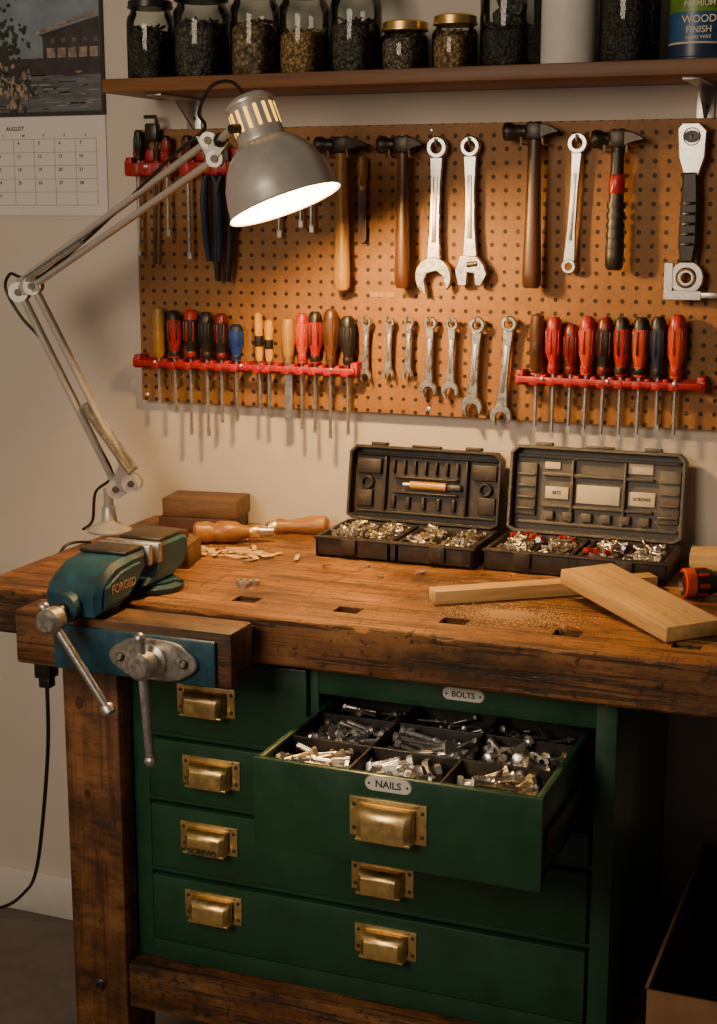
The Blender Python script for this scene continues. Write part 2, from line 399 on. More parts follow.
b=MB("white_canister"); b.lathe([(0,0),(.047,0),(.049,.003),(.049,.155),(.050,.158),(.050,.180),(.048,.184),(0,.184)],'white',T(-.663,-.12,1.9003),40); b.obj()
jar(-.555,.053,.190,.95,'k','lid_k','glass_jar_of_charcoal')
M['lab1']=pm("label_blue",(.03,.10,.22),.35,0,.2,20,.0); M['lab2']=pm("label_green",(.13,.26,.03),.35,0,.5,25,.0); M['lab3']=pm("label_navy",(.02,.035,.09),.35,0,.2,20,.0)
can=empty("paint_can"); b=MB("can_body"); m=T(-.438,-.115,1.9003); r=.050
b.lathe([(0,0),(r,0),(r+.002,.002),(r+.002,.006),(r,.008)],'lab3',m,40)
b.lathe([(r,.008),(r,.028)],'lab3',m,40); b.lathe([(r,.028),(r,.031)],'cream',m,40); b.lathe([(r,.031),(r,.080)],'lab1',m,40)
b.lathe([(r,.080),(r,.150)],'lab2',m,40); b.lathe([(r,.150),(r+.002,.152),(r+.002,.158),(r-.004,.160),(0,.158)],'steel',m,40)
b.obj(can)
for i,(s,z,sz) in enumerate((("WOOD",.067,.017),("FINISH",.050,.015),("HARD WAX",.038,.008),("PREMIUM",.092,.013))):
    text(s,sz,W(-.430,1.9+z,-.115-r-.0006)@RY(-5),'cream',can,"label_lettering",.0003)

# ------------------------------------------------------------------ pegboard
b=MB("pegboard"); b.bb(-1.597,-.30,-.022,-.014,1.254,1.814,'peg')
for x in (-1.58,-1.1,-.6,-.32):
    b.bb(x-.012,x+.012,-.014,-.001,1.26,1.81,'pine')
for x in (-1.585,-.95,-.33):
    for z in (1.266,1.802): b.ball((x,-.022,z),.005,'screw',sc=(1,.4,1),seg=10)
b.bb(-1.075,-1.025,-.0228,-.022,1.484,1.494,'h_tan')
b.obj()
YB=-.022
def hook(b,x,z,ln=.03):
    b.tube([(x,YB-.0002,z),(x,YB-ln,z),(x,YB-ln-.004,z+.012)],.0022,'steel',6)

def hammer(name,xc,zt,zb,x0,x1,hr,hm,collar=None,grip=False):
    b=MB(name); y=-.055
    hh=.032; zc=zt-hh/2; w=x1-x0
    L=xc-x0
    b.lathe([(0,0),(hh*.46,0),(hh*.52,.003),(hh*.52,.014),(hh*.40,.020),(hh*.36,L-.016),(hh*.45,L-.012)],'hsteel',T(x0,y,zc)@zto((1,0,0)),20)
    b.box((xc,y,zc),(.030,.026,hh*.98),'hsteel',bev=.004)
    L2=x1-xc
    for sy in (-1,1):
        vs=[];n=7
        for i in range(n):
            t=i/(n-1); x=xc+.012+(L2-.012)*t; top=zc+hh*.42-.012*t**2; bot=zc-hh*.40+.016*t-.006*t*t
            if bot>top-.003: bot=top-.003
            yo=.001+.004*t; yw=.011-.002*t
            vs+=[(x,y+sy*yo,top),(x,y+sy*(yo+yw),top-.002),(x,y+sy*(yo+yw),bot+.001),(x,y+sy*yo,bot)]
        fs=[]
        for i in range(n-1):
            for j in range(4): fs.append((i*4+j,i*4+(j+1)%4,(i+1)*4+(j+1)%4,(i+1)*4+j))
        fs+=[(0,1,2,3),tuple((n-1)*4+j for j in (3,2,1,0))]
        b.add(vs,fs,'hsteel')
    H=zc-zb
    prof=[(0,0),(hr*.75,0),(hr*1.02,.006),(hr*1.05,.03),(hr*.92,H*.35),(hr*.80,H*.6),(hr*.72,H*.85),(hr*.78,H),(hr*.7,H+hh*.55),(0,H+hh*.56)]
    b.lathe(prof,hm,T(xc,y,zb),20,sy=.72)
    if grip:
        for i in range(6): b.lathe([(hr*1.02,.02+i*.018),(hr*1.06,.026+i*.018),(hr*1.02,.032+i*.018)],hm,T(xc,y,zb),20,sy=.76)
    if collar:
        b.lathe([(hr*.80,collar[0]-zb),(hr*.9,collar[0]-zb+.002),(hr*.9,collar[1]-zb-.002),(hr*.8,collar[1]-zb)],'redh',T(xc,y,zb),20,sy=.85)
    hook(b,xc-.020,zc-hh*.6-.004,.052); hook(b,xc+.020,zc-hh*.6-.004,.052)
    return b.obj()
hammer("claw_hammer",-1.122,1.792,1.498,-1.176,-1.067,.0165,'h_tan')
hammer("claw_hammer",-.996,1.791,1.504,-1.046,-.955,.0150,'h_brown')
hammer("claw_hammer",-.738,1.811,1.509,-.796,-.693,.0175,'h_dark')
hammer("claw_hammer",-.583,1.795,1.545,-.630,-.536,.0165,'black',(1.682,1.716),True)

def open_end(b,mx,R,gap,t,k):
    poly=[]; half=asin(min(.95,gap/2/R))
    a0=-pi/2+half; a1=-pi/2-half+2*pi
    n=22
    for i in range(n+1):
        a=a0+(a1-a0)*i/n; rr=R*(1+.10*max(0,-sin(a))); poly.append((rr*cos(a),rr*sin(a)))
    poly+=[(-gap/2,-R*.1),(-gap*.25,R*.22),(gap*.25,R*.22),(gap/2,-R*.1)]
    b.prism(poly,t,k,mx,bev=t*.12)
def wrench(name,xt,zt,xb,zb,w,ringr,jawR,y=-.04,ring_bottom=False,adj=False,k='chrome',flip=False):
    b=MB(name); p0=Vector((xt,zt-ringr)); p1=Vector((xb,zb+jawR))
    d=p1-p0; L=d.length; ang=degrees(atan2(d.x,-d.y))
    mx=W(p0.x,p0.y,y,ang)
    t=w*.42
    b.ring(ringr*.58,ringr,t*1.35,k,mx,28)
    s0=-ringr*.85;s1=-(L-jawR*.72)
    poly=[(-w*.55,s0),(w*.55,s0),(w*.42,s0*.7+s1*.3),(w*.44,s0*.3+s1*.7),(w*.62,s1),(-w*.62,s1),(-w*.44,s0*.3+s1*.7),(-w*.42,s0*.7+s1*.3)]
    b.prism(poly,t,k,mx,bev=t*.2)
    b.box((0,(s0+s1)/2,t/2),(w*.38,(s0-s1)*.62,t*.3),'steel',mx,bev=t*.1)
    end=mx@T(0,-L,0)
    if ring_bottom: b.ring(jawR*.55,jawR,t*1.3,k,end,28)
    elif adj:
        b.prism([(-jawR*.6,jawR*.9),(jawR*.55,jawR*.8),(jawR*1.0,jawR*.2),(jawR*.85,-jawR*.35),(jawR*.30,-jawR*.25),(-jawR*.15,-jawR*.2),(-jawR*.2,-jawR*1.0),(-jawR*.75,-jawR*1.05),(-jawR*.95,-jawR*.1)],t*1.5,k,end,bev=t*.15)
        b.prism([(jawR*.30,jawR*.1),(jawR*.95,jawR*.25),(jawR*1.15,-jawR*.3),(jawR*.75,-jawR*1.05),(jawR*.38,-jawR*1.0)],t*1.3,k,end@T(0,0,.001),bev=t*.12)
        b.cyl((-jawR*.15,jawR*.28,t*.5),(jawR*.5,jawR*.36,t*.5),jawR*.2,'dsteel',mx=end,seg=14)
    else: open_end(b,end@RZ(15 if not flip else -15),jawR,jawR*1.05,t*1.3,k)
    hook(b,xt,zt-ringr*.6-.004,.028)
    return b.obj()
wrench("combination_wrench",-.932,1.790,-.937,1.492,.024,.021,.036)
wrench("adjustable_wrench",-.866,1.790,-.863,1.512,.024,.020,.030,adj=True)
wrench("ring_wrench",-.661,1.792,-.671,1.536,.018,.019,.014,ring_bottom=True)
for (x,zt,zb,w,rr,jr,dx) in [(-1.079,1.446,1.318,.013,.011,.012,0),(-1.030,1.447,1.324,.012,.010,.0115,0),(-.989,1.448,1.326,.012,.010,.011,0),(-.945,1.450,1.292,.015,.013,.017,-.001),(-.901,1.450,1.291,.015,.013,.017,0),(-.850,1.452,1.258,.019,.016,.021,-.006),(-.787,1.456,1.244,.019,.016,.021,-.010)]:
    wrench("combination_wrench",x+.003,zt,x+dx,zb,w,rr,jr)

b=MB("ratchet_wrench"); mx=W(-.452,1.765,-.045)
b.prism([(-.026,.030),(-.018,.040),(.012,.040),(.026,.026),(.024,-.020),(.014,-.052),(-.012,-.052),(-.022,-.020)],.016,'chrome',mx,bev=.002)
b.prism([(.014*cos(2*pi*i/20),.016+.011*sin(2*pi*i/20)) for i in range(20)],.018,'black',mx); b.ring(.014,.018,.020,'steel',mx@T(0,.016,0),24)
b.prism([(-.013,-.045),(.013,-.045),(.016,-.09),(.017,-.17),(.012,-.205),(-.012,-.205),(-.017,-.17),(-.015,-.09)],.022,'black',mx,bev=.004)
for i in range(5): b.ring(.012,.0165,.005,'black',mx@T(0,-.10-.018*i,0)@RX(90),20)
b.ring(.019,.031,.010,'steel',mx@T(0,-.232,0),32); b.ring(.010,.016,.014,'steel',mx@T(0,-.232,0),24)
b.prism([(-.040,-.205),(-.024,-.205),(-.024,-.255),(.028,-.255),(.028,-.272),(-.040,-.272)],.012,'steel',mx,bev=.001)
b.bb(.028,.060,-.268,-.258,-.004,.006,'steel',.001,mx)
hook(b,-.452,1.772,.03); b.obj()

# screwdrivers and racks
def driver(b,x,zt,zh,zb,r,m1,m2,tilt=0,shaft='steel',y=-.052,style=0):
    mx=T(x,y,zh)@RY(tilt); H=zt-zh
    if style==0:
        b.lathe([(0,0),(r*.62,0),(r*.68,H*.10),(r*.62,H*.2),(r*.92,H*.34),(r,H*.6),(r*.98,H*.8)],m1,mx,24,.05,6)
        b.lathe([(r*.98,H*.8),(r*.9,H*.93),(r*.55,H),(0,H)],m2,mx,24,.03,6)
        b.lathe([(r*.69,H*.04),(r*.73,H*.06),(r*.73,H*.13),(r*.69,H*.15)],m2,mx,20)
        for q in range(6):
            a=q*pi/3+.3
            b.box((r*.97*cos(a),r*.97*sin(a),H*.56),(r*.22,r*.22,H*.40),m2,mx,bev=r*.08)
    elif style==1:
        b.lathe([(0,0),(r*.6,0),(r*.9,H*.12),(r*.85,H*.45),(r,H*.75),(r*.8,H*.95),(0,H)],m1,mx,20)
        b.lathe([(r*.9,H*.30),(r*.93,H*.32),(r*.93,H*.50),(r*.9,H*.52)],m2,mx,20)
    else:
        b.lathe([(0,0),(r*.7,0),(r*.75,H*.15)],'brass',mx,20)
        b.lathe([(r*.75,H*.15),(r*.95,H*.4),(r,H*.8),(r*.8,H*.97),(0,H)],m1,mx,20)
    L=zh-zb
    if style==2: b.prism([(-.008,.002),(.008,.002),(.0085,-L+.006),(.004,-L),(-.0085,-L)],.003,shaft,mx@Matrix(((1,0,0,0),(0,0,-1,0),(0,1,0,0),(0,0,0,1))))
    else:
        b.cyl((0,0,0),(0,0,-L+.012),.0036,shaft,mx=mx,seg=10)
        b.box((0,0,-L+.006),(.008,.0025,.014),shaft,mx)
def rack(name,x0,x1,z0,z1,xs,clips=()):
    b=MB(name)
    b.bb(x0,x1,-.030,-.0225,z0,z1,'red',.002)
    b.bb(x0,x1,-.066,-.060,z0+.003,z1-.003,'red',.002)
    ed=[x0]+[(p+q)/2 for p,q in zip(xs,xs[1:])]+[x1]
    for e in ed: b.bb(e-.005,e+.005,-.062,-.026,z0,z1+.001,'red',.002)
    for e in (x0+.004,x1-.004): b.bb(e-.007,e+.007,-.060,-.0225,z0-.002,z1+.008,'red',.002)
    for e in xs: b.bb(e-.009,e+.009,-.0665,-.061,z0-.001,z1-.004,'red',.002)
    for e in (x0+.05,(x0+x1)/2,x1-.05): b.ball((e,-.067,(z0+z1)/2+.003),.004,'screw',sc=(1,.5,1),seg=10)
    for x in clips: b.bb(x-.012,x+.012,-.034,-.0225,1.750,1.775,'red',.003)
    return b.obj()
L1=[(-1.540,1.456,1.252,.0135,'h_tan','h_tan',1),(-1.503,1.448,1.235,.0150,'redh','black',0),(-1.465,1.451,1.19,.0150,'black','redh',0),(-1.428,1.447,1.19,.0155,'black','black',0),(-1.394,1.445,1.22,.0145,'black','dred',0),(-1.360,1.424,1.225,.0145,'blue','navy',0),
 (-1.308,1.450,1.24,.0095,'yellow','black',1),(-1.286,1.436,1.235,.0095,'yellow','black',1),(-1.243,1.440,1.23,.0145,'h_tan','h_tan',2),(-1.213,1.450,1.215,.0135,'orange','redh',0),(-1.184,1.454,1.21,.0145,'redh','black',0),(-1.150,1.459,1.20,.0155,'h_brown','h_dark',0),(-1.113,1.447,1.21,.0150,'black','black',0)]
R1=[(-.727,1.463,1.235,.0150,'h_brown','h_dark',1),(-.694,1.456,1.228,.0150,'redh','redh',0),(-.661,1.443,1.24,.0140,'dred','dred',0),(-.631,1.459,1.235,.0160,'orange','redh',0),(-.598,1.458,1.228,.0155,'black','dred',0),(-.566,1.459,1.230,.0150,'redh','black',0),(-.531,1.460,1.232,.0155,'orange','black',0),(-.497,1.462,1.25,.0145,'navy','black',0),(-.464,1.466,1.232,.0160,'orange','redh',0)]
for nm,lst,x0,x1 in (("screwdriver_rack",L1,-1.590,-1.092),("screwdriver_rack",R1,-.760,-.412)):
    rack(nm,x0,x1,1.329,1.347,[i[0] for i in lst])
    for (x,zt,zb,r,m1,m2,st) in lst:
        b=MB("chisel" if st==2 else "screwdriver"); driver(b,x,zt,1.350,zb,r,m1,m2,random.uniform(-.8,.8),style=st,y=-.046); b.obj()
xs=[-1.575,-1.545,-1.51,-1.46,-1.43,-1.395,-1.36]
rack("plier_rack",-1.596,-1.500,1.722,1.750,xs[:3],(-1.585,-1.56,-1.53))
rack("plier_rack",-1.470,-1.345,1.722,1.750,xs[3:],(-1.44,-1.40,-1.365))
def pliers(x,zt,zb,mh,tilt=0):
    b=MB("pliers"); mx=W(x,zt,-.046,tilt); L=zt-zb
    b.prism([(-.004,0),(.0,-.0),(.0,-.05),(-.010,-.05),(-.009,-.02)],.008,'dsteel',mx); b.prism([(.004,0),(.001,0),(.001,-.05),(.010,-.05),(.009,-.02)],.008,'dsteel',mx)
    b.cyl((0,-.052,-.006),(0,-.052,.006),.011,'dsteel',mx=mx)
    for s_ in (-1,1):
        b.tube([(s_*.004,-.058,0),(s_*.012,-.08,0),(s_*.017,-.12,0),(s_*.015,-L*.8,0),(s_*.011,-L,0)],[.005,.0075,.0085,.008,.006],mh,10,mx=mx)
    return b.obj()
pliers(-1.415,1.790,1.550,'navy',2); pliers(-1.378,1.785,1.510,'black',-2)
b=MB("hex_key"); b.tube([(-1.560,-.045,1.838),(-1.535,-.045,1.838),(-1.532,-.045,1.828),(-1.545,-.045,1.542)],.0042,'dsteel',6); b.bb(-1.556,-1.528,-.055,-.036,1.79,1.825,'black',.004); b.obj()
for (x,zt,zb,r,m1) in [(-1.575,1.812,1.56,.011,'black'),(-1.510,1.800,1.60,.010,'redh'),(-1.462,1.800,1.555,.012,'dred')]:
    b=MB("screwdriver"); driver(b,x,zt,1.752,zb,r,m1,'black',1.5 if x<-1.54 else 0,y=-.046); b.obj()
b=MB("file"); driver(b,-1.086,1.755,1.69,1.59,.011,'h_tan','h_tan',0,style=2,y=-.036,shaft='h_brown'); hook(b,-1.086,1.70,.03); b.obj()
for x,zt,zb in ((-1.262,1.71,1.60),(-1.215,1.76,1.62),(-1.192,1.75,1.61)):
    b=MB("needle_file"); driver(b,x,zt,zt-.07,zb,.009,'h_dark','h_dark',0,y=-.042,style=1); hook(b,x,zt-.02,.03); b.obj()

# ------------------------------------------------------------------ workbench
b=MB("workbench"); XL,XR=-1.582,.42; ZT=1.0; ZB=.918
slots=[-1.274,-1.087,-.900,-.714,-.527,-.340,-.153,.034,.22]
b.bb(XL,XR,-.556,-.003,ZB,ZT,'bench'); b.bb(XL,XR,-.655,-.590,ZB+.001,ZT,'bench')
b.bb(XL,XR,-.590,-.556,ZB,ZT-.035,'bookd')
px=XL
for sx in slots:
    b.bb(px,sx-.022,-.590,-.556,ZT-.036,ZT,'bench'); px=sx+.022
b.bb(px,XR,-.590,-.556,ZT-.036,ZT,'bench')
# worn front apron with an irregular, chipped upper and lower edge
nx=180; vs=[];fs=[]
for i in range(nx+1):
    x=XL+(XR-XL)*i/nx
    ch=max(0,mnoise.noise(Vector((x*22,0,0)))-.15)*.014+max(0,mnoise.noise(Vector((x*70,5,0))))*.003
    c2=max(0,mnoise.noise(Vector((x*18,9,0)))-.1)*.010
    vs+=[(x,-.655,ZT-.0002),(x,-.6585+ch*.3,ZT-.0005-ch*.25),(x,-.6620,ZT-.0035-ch),(x,-.6622,ZB+.004+c2),(x,-.6585,ZB+.0002),(x,-.655,ZB)]
for i in range(nx):
    for j in range(6):
        a=i*6+j;c=i*6+(j+1)%6; fs.append((a,c,c+6,a+6))
fs+=[tuple(range(6)),tuple(nx*6+j for j in range(5,-1,-1))]
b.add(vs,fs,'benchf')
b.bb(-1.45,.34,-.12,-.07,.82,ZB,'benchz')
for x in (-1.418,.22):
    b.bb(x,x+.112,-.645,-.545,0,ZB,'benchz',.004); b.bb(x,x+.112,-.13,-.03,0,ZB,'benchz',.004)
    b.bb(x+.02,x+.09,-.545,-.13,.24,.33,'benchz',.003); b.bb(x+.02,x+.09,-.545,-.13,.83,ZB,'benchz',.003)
b.bb(-1.306,-.40,-.640,-.57,.225,.312,'benchf',.004); b.bb(-1.306,-.40,-.115,-.05,.225,.312,'benchf',.004)
b.bb(-.46,-.40,-.57,-.115,.235,.312,'benchf',.003)
b.bb(-.46,-.40,-.635,-.575,0,.225,'benchz',.003); b.bb(-.46,-.40,-.11,-.055,0,.225,'benchz',.003)
b.ball((-1.362,-.646,.262),.011,'dsteel',sc=(1,.4,1)); b.ring(.005,.009,.004,'dsteel',W(-1.362,.262,-.650),16)
for (x,z,r) in ((-1.385,.80,.008),(-1.375,.63,.006)): b.prism([(r*cos(a*.63),r*1.5*sin(a*.63)) for a in range(10)],.001,'bookd',W(x,z,-.6453))
b.obj()

# front vise of the bench
b=MB("front_vise")
b.bb(-1.425,-1.020,-.770,-.690,.905,.999,'jaww',.006)
b.bb(-1.345,-1.045,-.779,-.770,.908,.985,'vblue',.004)
b.bb(-1.36,-1.03,-.690,-.664,.93,.985,'vblue',.003)
FX=-1.153;FZ=.946
fl=[]
for i in range(32):
    a=2*pi*i/32; fl.append((.080*abs(cos(a))**.8*(1 if cos(a)>0 else -1),.034*abs(sin(a))**1.0*(1 if sin(a)>0 else -1)*(1.0 if abs(cos(a))<.6 else .9)))
b.prism(fl,.010,'steel',W(FX,FZ,-.784),bev=.002)
for sx in (-.058,.058): b.ball((FX+sx,-.790,FZ),.008,'dsteel',sc=(1,.5,1)); b.cyl((FX+sx,-.788,FZ),(FX+sx,-.795,FZ),.0045,'steel',seg=6)
b.lathe([(0,0),(.027,0),(.027,.006),(.018,.010),(.018,.018),(.022,.021),(.022,.043),(.016,.049),(0,.049)],'steel',T(FX,-.788,FZ)@zto((0,-1,0)),28)
b.cyl((FX,-.79,FZ-.008),(FX,-.666,FZ-.008),.010,'dsteel')
b.cyl((FX-.002,-.822,FZ+.043),(FX+.012,-.822,.790),.0078,'steel',seg=16); b.ball((FX-.002,-.822,FZ+.045),.010,'steel'); b.ball((FX+.012,-.822,.789),.0108,'steel')
b.obj()

# blue machinist vise
b=MB("machinist_vise"); vx=-1.300
VZ=-.018
b.lathe([(0,0),(.058,0),(.060,.004),(.060,.010),(.046,.014),(.046,.018),(0,.018)],'vblue',T(vx+.02,-.565,ZT+.0003),36)
for a in (20,140,260): b.cyl((vx+.02+.052*cos(radians(a)),-.565+.052*sin(radians(a)),ZT+.008),(vx+.02+.052*cos(radians(a)),-.565+.052*sin(radians(a)),ZT+.016),.008,'dsteel',seg=6)
def sidep(pts,x0,x1,k,bev=.004):
    mxx=Matrix(((0,0,1,(x0+x1)/2),(1,0,0,0),(0,1,0,VZ),(0,0,0,1)))
    b.prism(pts,x1-x0,k,mxx,bev=bev)
sidep([(-.535,1.036),(-.50,1.048),(-.480,1.070),(-.478,1.098),(-.50,1.105),(-.590,1.105),(-.593,1.08),(-.60,1.06),(-.64,1.045),(-.64,1.036)],vx-.038,vx+.052,'vblue',.006)
b.bb(vx-.046,vx+.060,-.603,-.590,1.075+VZ,1.110+VZ,'steel',.002)
b.bb(vx-.034,vx+.048,-.575,-.490,1.105+VZ,1.112+VZ,'dsteel',.003)
b.bb(vx-.022,vx+.026,-.78,-.50,1.036+VZ,1.060+VZ,'dsteel',.003)
sidep([(-.790,1.024),(-.72,1.022),(-.665,1.050),(-.630,1.072),(-.628,1.105),(-.680,1.106),(-.735,1.101),(-.772,1.084),(-.792,1.06)],vx-.050,vx+.052,'vblue',.009)
b.bb(vx-.048,vx+.056,-.628,-.616,1.075+VZ,1.110+VZ,'steel',.002)
b.bb(vx-.044,vx+.046,-.69,-.632,1.106+VZ,1.112+VZ,'dsteel',.002)
for q in range(8): b.bb(vx-.046+.012*q,vx-.040+.012*q,-.6165,-.6150,1.078+VZ,1.108+VZ,'dsteel')
for sx in (-1,1): b.prism([(-.775,1.035),(-.70,1.040),(-.66,1.066),(-.66,1.090),(-.72,1.088),(-.77,1.070)],.006,'vblue',Matrix(((0,0,1,vx+.001+sx*.053),(1,0,0,0),(0,1,0,VZ),(0,0,0,1))),bev=.002)
b.cyl((vx,-.785,1.040+VZ),(vx,-.812,1.040+VZ),.024,'vblue',seg=24)
b.cyl((vx,-.805,1.040+VZ),(vx,-.845,1.036+VZ),.0115,'dsteel')
b.lathe([(0,0),(.014,0),(.021,.005),(.021,.030),(.015,.036),(0,.036)],'steel',T(vx+.003,-.834,1.032+VZ)@zto((0,-1,0)),24)
hp0=Vector((vx-.010,-.852,1.034)); hp1=Vector((vx+.096,-.852,.885))
b.cyl(hp0,hp1,.0068,'steel'); b.ball(hp0,.0095,'steel'); b.lathe([(0,0),(.009,0),(.0118,.004),(.0118,.014),(.0085,.018),(0,.018)],'steel',T(*hp1)@zto(hp1-hp0),18)
o=b.obj()
text("FORGED",.020,T(vx+.0572,-.717,1.062+VZ)@RZ(90)@RX(90),'steel',o,"cast_lettering",.0008)
b=MB("wood_offcut"); b.box((0,0,0),(.11,.09,.045),'bookt',T(-1.345,-.385,1.0228)@RZ(12),bev=.002); b.box((0,0,0),(.085,.07,.016),'bookd',T(-1.36,-.385,1.0535)@RZ(-8),bev=.002); b.obj()

# ------------------------------------------------------------------ drawer cabinet
cab=empty("drawer_cabinet")
b=MB("carcass"); CX0,CX1=-1.303,-.437; CY0,CY1=-.598,-.125; CZ0,CZ1=.313,.916
b.bb(CX0,CX0+.012,CY0,CY1,CZ0,CZ1,'green',.002); b.bb(CX1-.012,CX1,CY0,CY1,CZ0,CZ1,'green',.002)
b.bb(CX0,CX1,CY0,CY1,CZ1-.01,CZ1,'green'); b.bb(CX0,CX1,CY0,CY1,CZ0,CZ0+.01,'green'); b.bb(CX0,CX1,CY1-.008,CY1,CZ0,CZ1,'greend')
b.bb(CX0+.012,CX1-.012,-.590,CY1,.622,.628,'greend'); b.bb(CX0+.012,CX1-.012,-.590,CY1,.485,.491,'greend')
b.bb(-.956,-.944,-.590,CY1,.628,CZ1-.01,'greend')
b.bb(CX0,CX0+.032,CY0-.004,CY0+.012,CZ0,CZ1,'green',.002); b.bb(CX1-.034,CX1,CY0-.004,CY0+.012,CZ0,CZ1,'green',.002)
b.bb(-.958,-.942,CY0-.004,CY0+.012,.628,CZ1,'green',.002)
b.bb(CX0+.022,CX1-.030,CY0-.003,CY0+.012,CZ1-.012,CZ1,'green',.001)
b.bb(-.942,CX1-.030,CY0-.003,CY0+.012,.858,CZ1-.012,'green',.001)
for z in (.620,.484): b.bb(CX0+.022,CX1-.030,CY0-.003,CY0+.012,z,z+.008,'green',.001)
b.bb(CX0+.022,-.958,CY0-.003,CY0+.012,.742,.750,'green',.001)
b.bb(CX0+.022,CX1-.030,CY0-.003,CY0+.012,CZ0,.350,'green',.001)
b.obj(cab)
b=MB("drawer_fronts"); yf=CY0-.012
for (x0,x1,z0,z1) in [(CX0+.036,-.961,.753,.898),(CX0+.036,-.961,.631,.739),(-.939,CX1-.037,.631,.684),(CX0+.036,CX1-.037,.496,.616),(CX0+.036,CX1-.037,.355,.480)]:
    b.bb(x0,x1,yf,CY0+.008,z0,z1,'green',.003)
b.obj(cab)
def pull(b,x,z,y,w=.112,h=.052,label=None,parent=None):
    mx=W(x,z,y)
    b.bb(-w/2,w/2,-h/2,h/2,-.001,.003,'brass',.001,mx)
    b.bb(-w/2+.012,w/2-.012,h/2-.004,h/2,.003,.006,'brass',.001,mx)
    n=10; cw=w*.36; prof=[]
    for i in range(n+1):
        a=pi/2*i/n; prof.append((.002+.024*sin(a)**.9, h*.34*cos(a)))
    prof=[(d,zz+h*.02) for d,zz in prof]; prof+= [(.028,-h*.18),(.027,-h*.42)]
    vs=[];fs=[];xsn=[-cw,-cw*.93,-cw*.75,0,cw*.75,cw*.93,cw]; sc_=[.25,.72,.98,1,.98,.72,.25]
    for xx,ss in zip(xsn,sc_):
        for d,zz in prof: vs.append((xx,zz,.003+(d-.002)*ss))
    m_=len(prof)
    for i in range(len(xsn)-1):
        for j in range(m_-1): fs.append((i*m_+j,(i+1)*m_+j,(i+1)*m_+j+1,i*m_+j+1))
    b.add(vs,fs,'brass',mx)
    b.bb(-cw,cw,-h*.46,-h*.38,.003,.027,'brass',.002,mx)
    for sx in (-1,1):
        for sz in (-.3,.3): b.ball((sx*(w/2-.007),sz*h,.003),.0035,'dsteel',mx,sc=(1,1,.6),seg=8)
b=MB("brass_pulls")
pull(b,-1.150,.822,yf); pull(b,-1.143,.692,yf); pull(b,-1.150,.568,yf); pull(b,-1.144,.438,yf)
pull(b,-.823,.549,yf); pull(b,-.817,.434,yf)
b.obj(cab); text("SCREWS",.0150,W(-1.150,.5525,yf-.0308),'ink',cab,"engraved_lettering",.0005)
def tag(b,x,z,y,w,h):
    poly=[]
    for sx in (1,-1):
        for i in range(9):
            a=-pi/2+pi*i/8
            poly.append((sx*(w/2-h/2)+sx*h/2*cos(a),sx*h/2*sin(a)))
    b.prism(poly,.002,'white',W(x,z,y)); b.prism([(p[0]*1.05,p[1]*1.12) for p in poly],.0012,'steel',W(x,z,y+.001))
    for sx in (-1,1): b.ball((x+sx*w*.42,y-.001,z),.002,'dsteel',seg=8)
b=MB("label_plate"); tag(b,-.688,.887,CY0-.0045,.068,.019); b.obj(cab); text("BOLTS",.0135,W(-.688,.887,CY0-.0058),'ink',cab)
# open drawer
DX0,DX1=-.940,-.492; DY0=-.850; DZ0,DZ1=.692,.836
b=MB("open_drawer")
b.bb(DX0-.004,DX1+.004,DY0-.006,DY0+.006,DZ0,DZ1,'green',.003)
b.bb(DX0,DX0+.006,DY0,-.36,DZ0+.01,DZ1-.004,'green',.001); b.bb(DX1-.006,DX1,DY0,-.36,DZ0+.01,DZ1-.004,'green',.001)
b.bb(DX0-.001,DX0+.009,DY0,-.36,DZ1-.008,DZ1-.002,'green',.001); b.bb(DX1-.009,DX1+.001,DY0,-.36,DZ1-.008,DZ1-.002,'green',.001)
b.bb(DX0,DX1,-.366,-.36,DZ0+.01,DZ1-.004,'green'); b.bb(DX0,DX1,DY0,-.36,DZ0+.010,DZ0+.016,'black')
b.bb(DX1,DX1+.008,-.83,-.36,.745,.775,'dsteel',.002)
cols=[-.934,-.796,-.648,-.498]; rows=[-.843,-.732,-.612,-.50]
for x in cols[1:3]: b.bb(x-.0025,x+.0025,rows[0],rows[3],DZ0+.016,DZ1-.006,'black',.001)
for y in rows[1:]: b.bb(cols[0],cols[3],y-.0025,y+.0025,DZ0+.016,DZ1-.006,'black',.001)
for x in (cols[0],cols[3]): b.bb(x-.001,x+.003,rows[0],rows[3],DZ0+.016,DZ1-.012,'black')
pull(b,-.722,.768,DY0-.006,.122,.062)
tag(b,-.722,.823,DY0-.0072,.072,.021)
b.obj(cab); text("NAILS",.0155,W(-.722,.823,DY0-.0085),'ink',cab)

def fast(b,p,d,L,r,kind,k):
    d=d.normalized(); m=T(*p)@zto(d)
    if kind=='nut': b.lathe([(r*.9,-r*.7),(r*2,-r*.7),(r*2,r*.7),(r*.9,r*.7),(r*.9,-r*.7)],k,m,6); return
    sg=8
    if kind=='nail': b.lathe([(0,-L/2),(r,-L/2+r*2),(r,L/2),(r*2.3,L/2),(r*2.3,L/2+r*.7),(0,L/2+r*.7)],k,m,sg)
    elif kind=='screw': b.lathe([(0,-L/2),(r,-L/2+r*2.5),(r,L/2-r*1.2),(r*2.0,L/2),(r*2.0,L/2+r*.3),(0,L/2+r*.3)],k,m,sg)
    else:
        # threaded bolt with a hexagonal head
        pr=[(0,-L/2)]; zz=-L/2; q=0
        while zz<L*.15:
            pr.append((r*(1.0 if q%2==0 else .82),zz)); zz+=r*.55; q+=1
        pr+=[(r,L*.15+r*.3),(r,L/2)]
        b.lathe(pr,k,m,7); b.lathe([(0,L/2),(r*1.9,L/2),(r*1.9,L/2+r*1.4),(r*1.4,L/2+r*1.6),(0,L/2+r*1.6)],k,m,6)
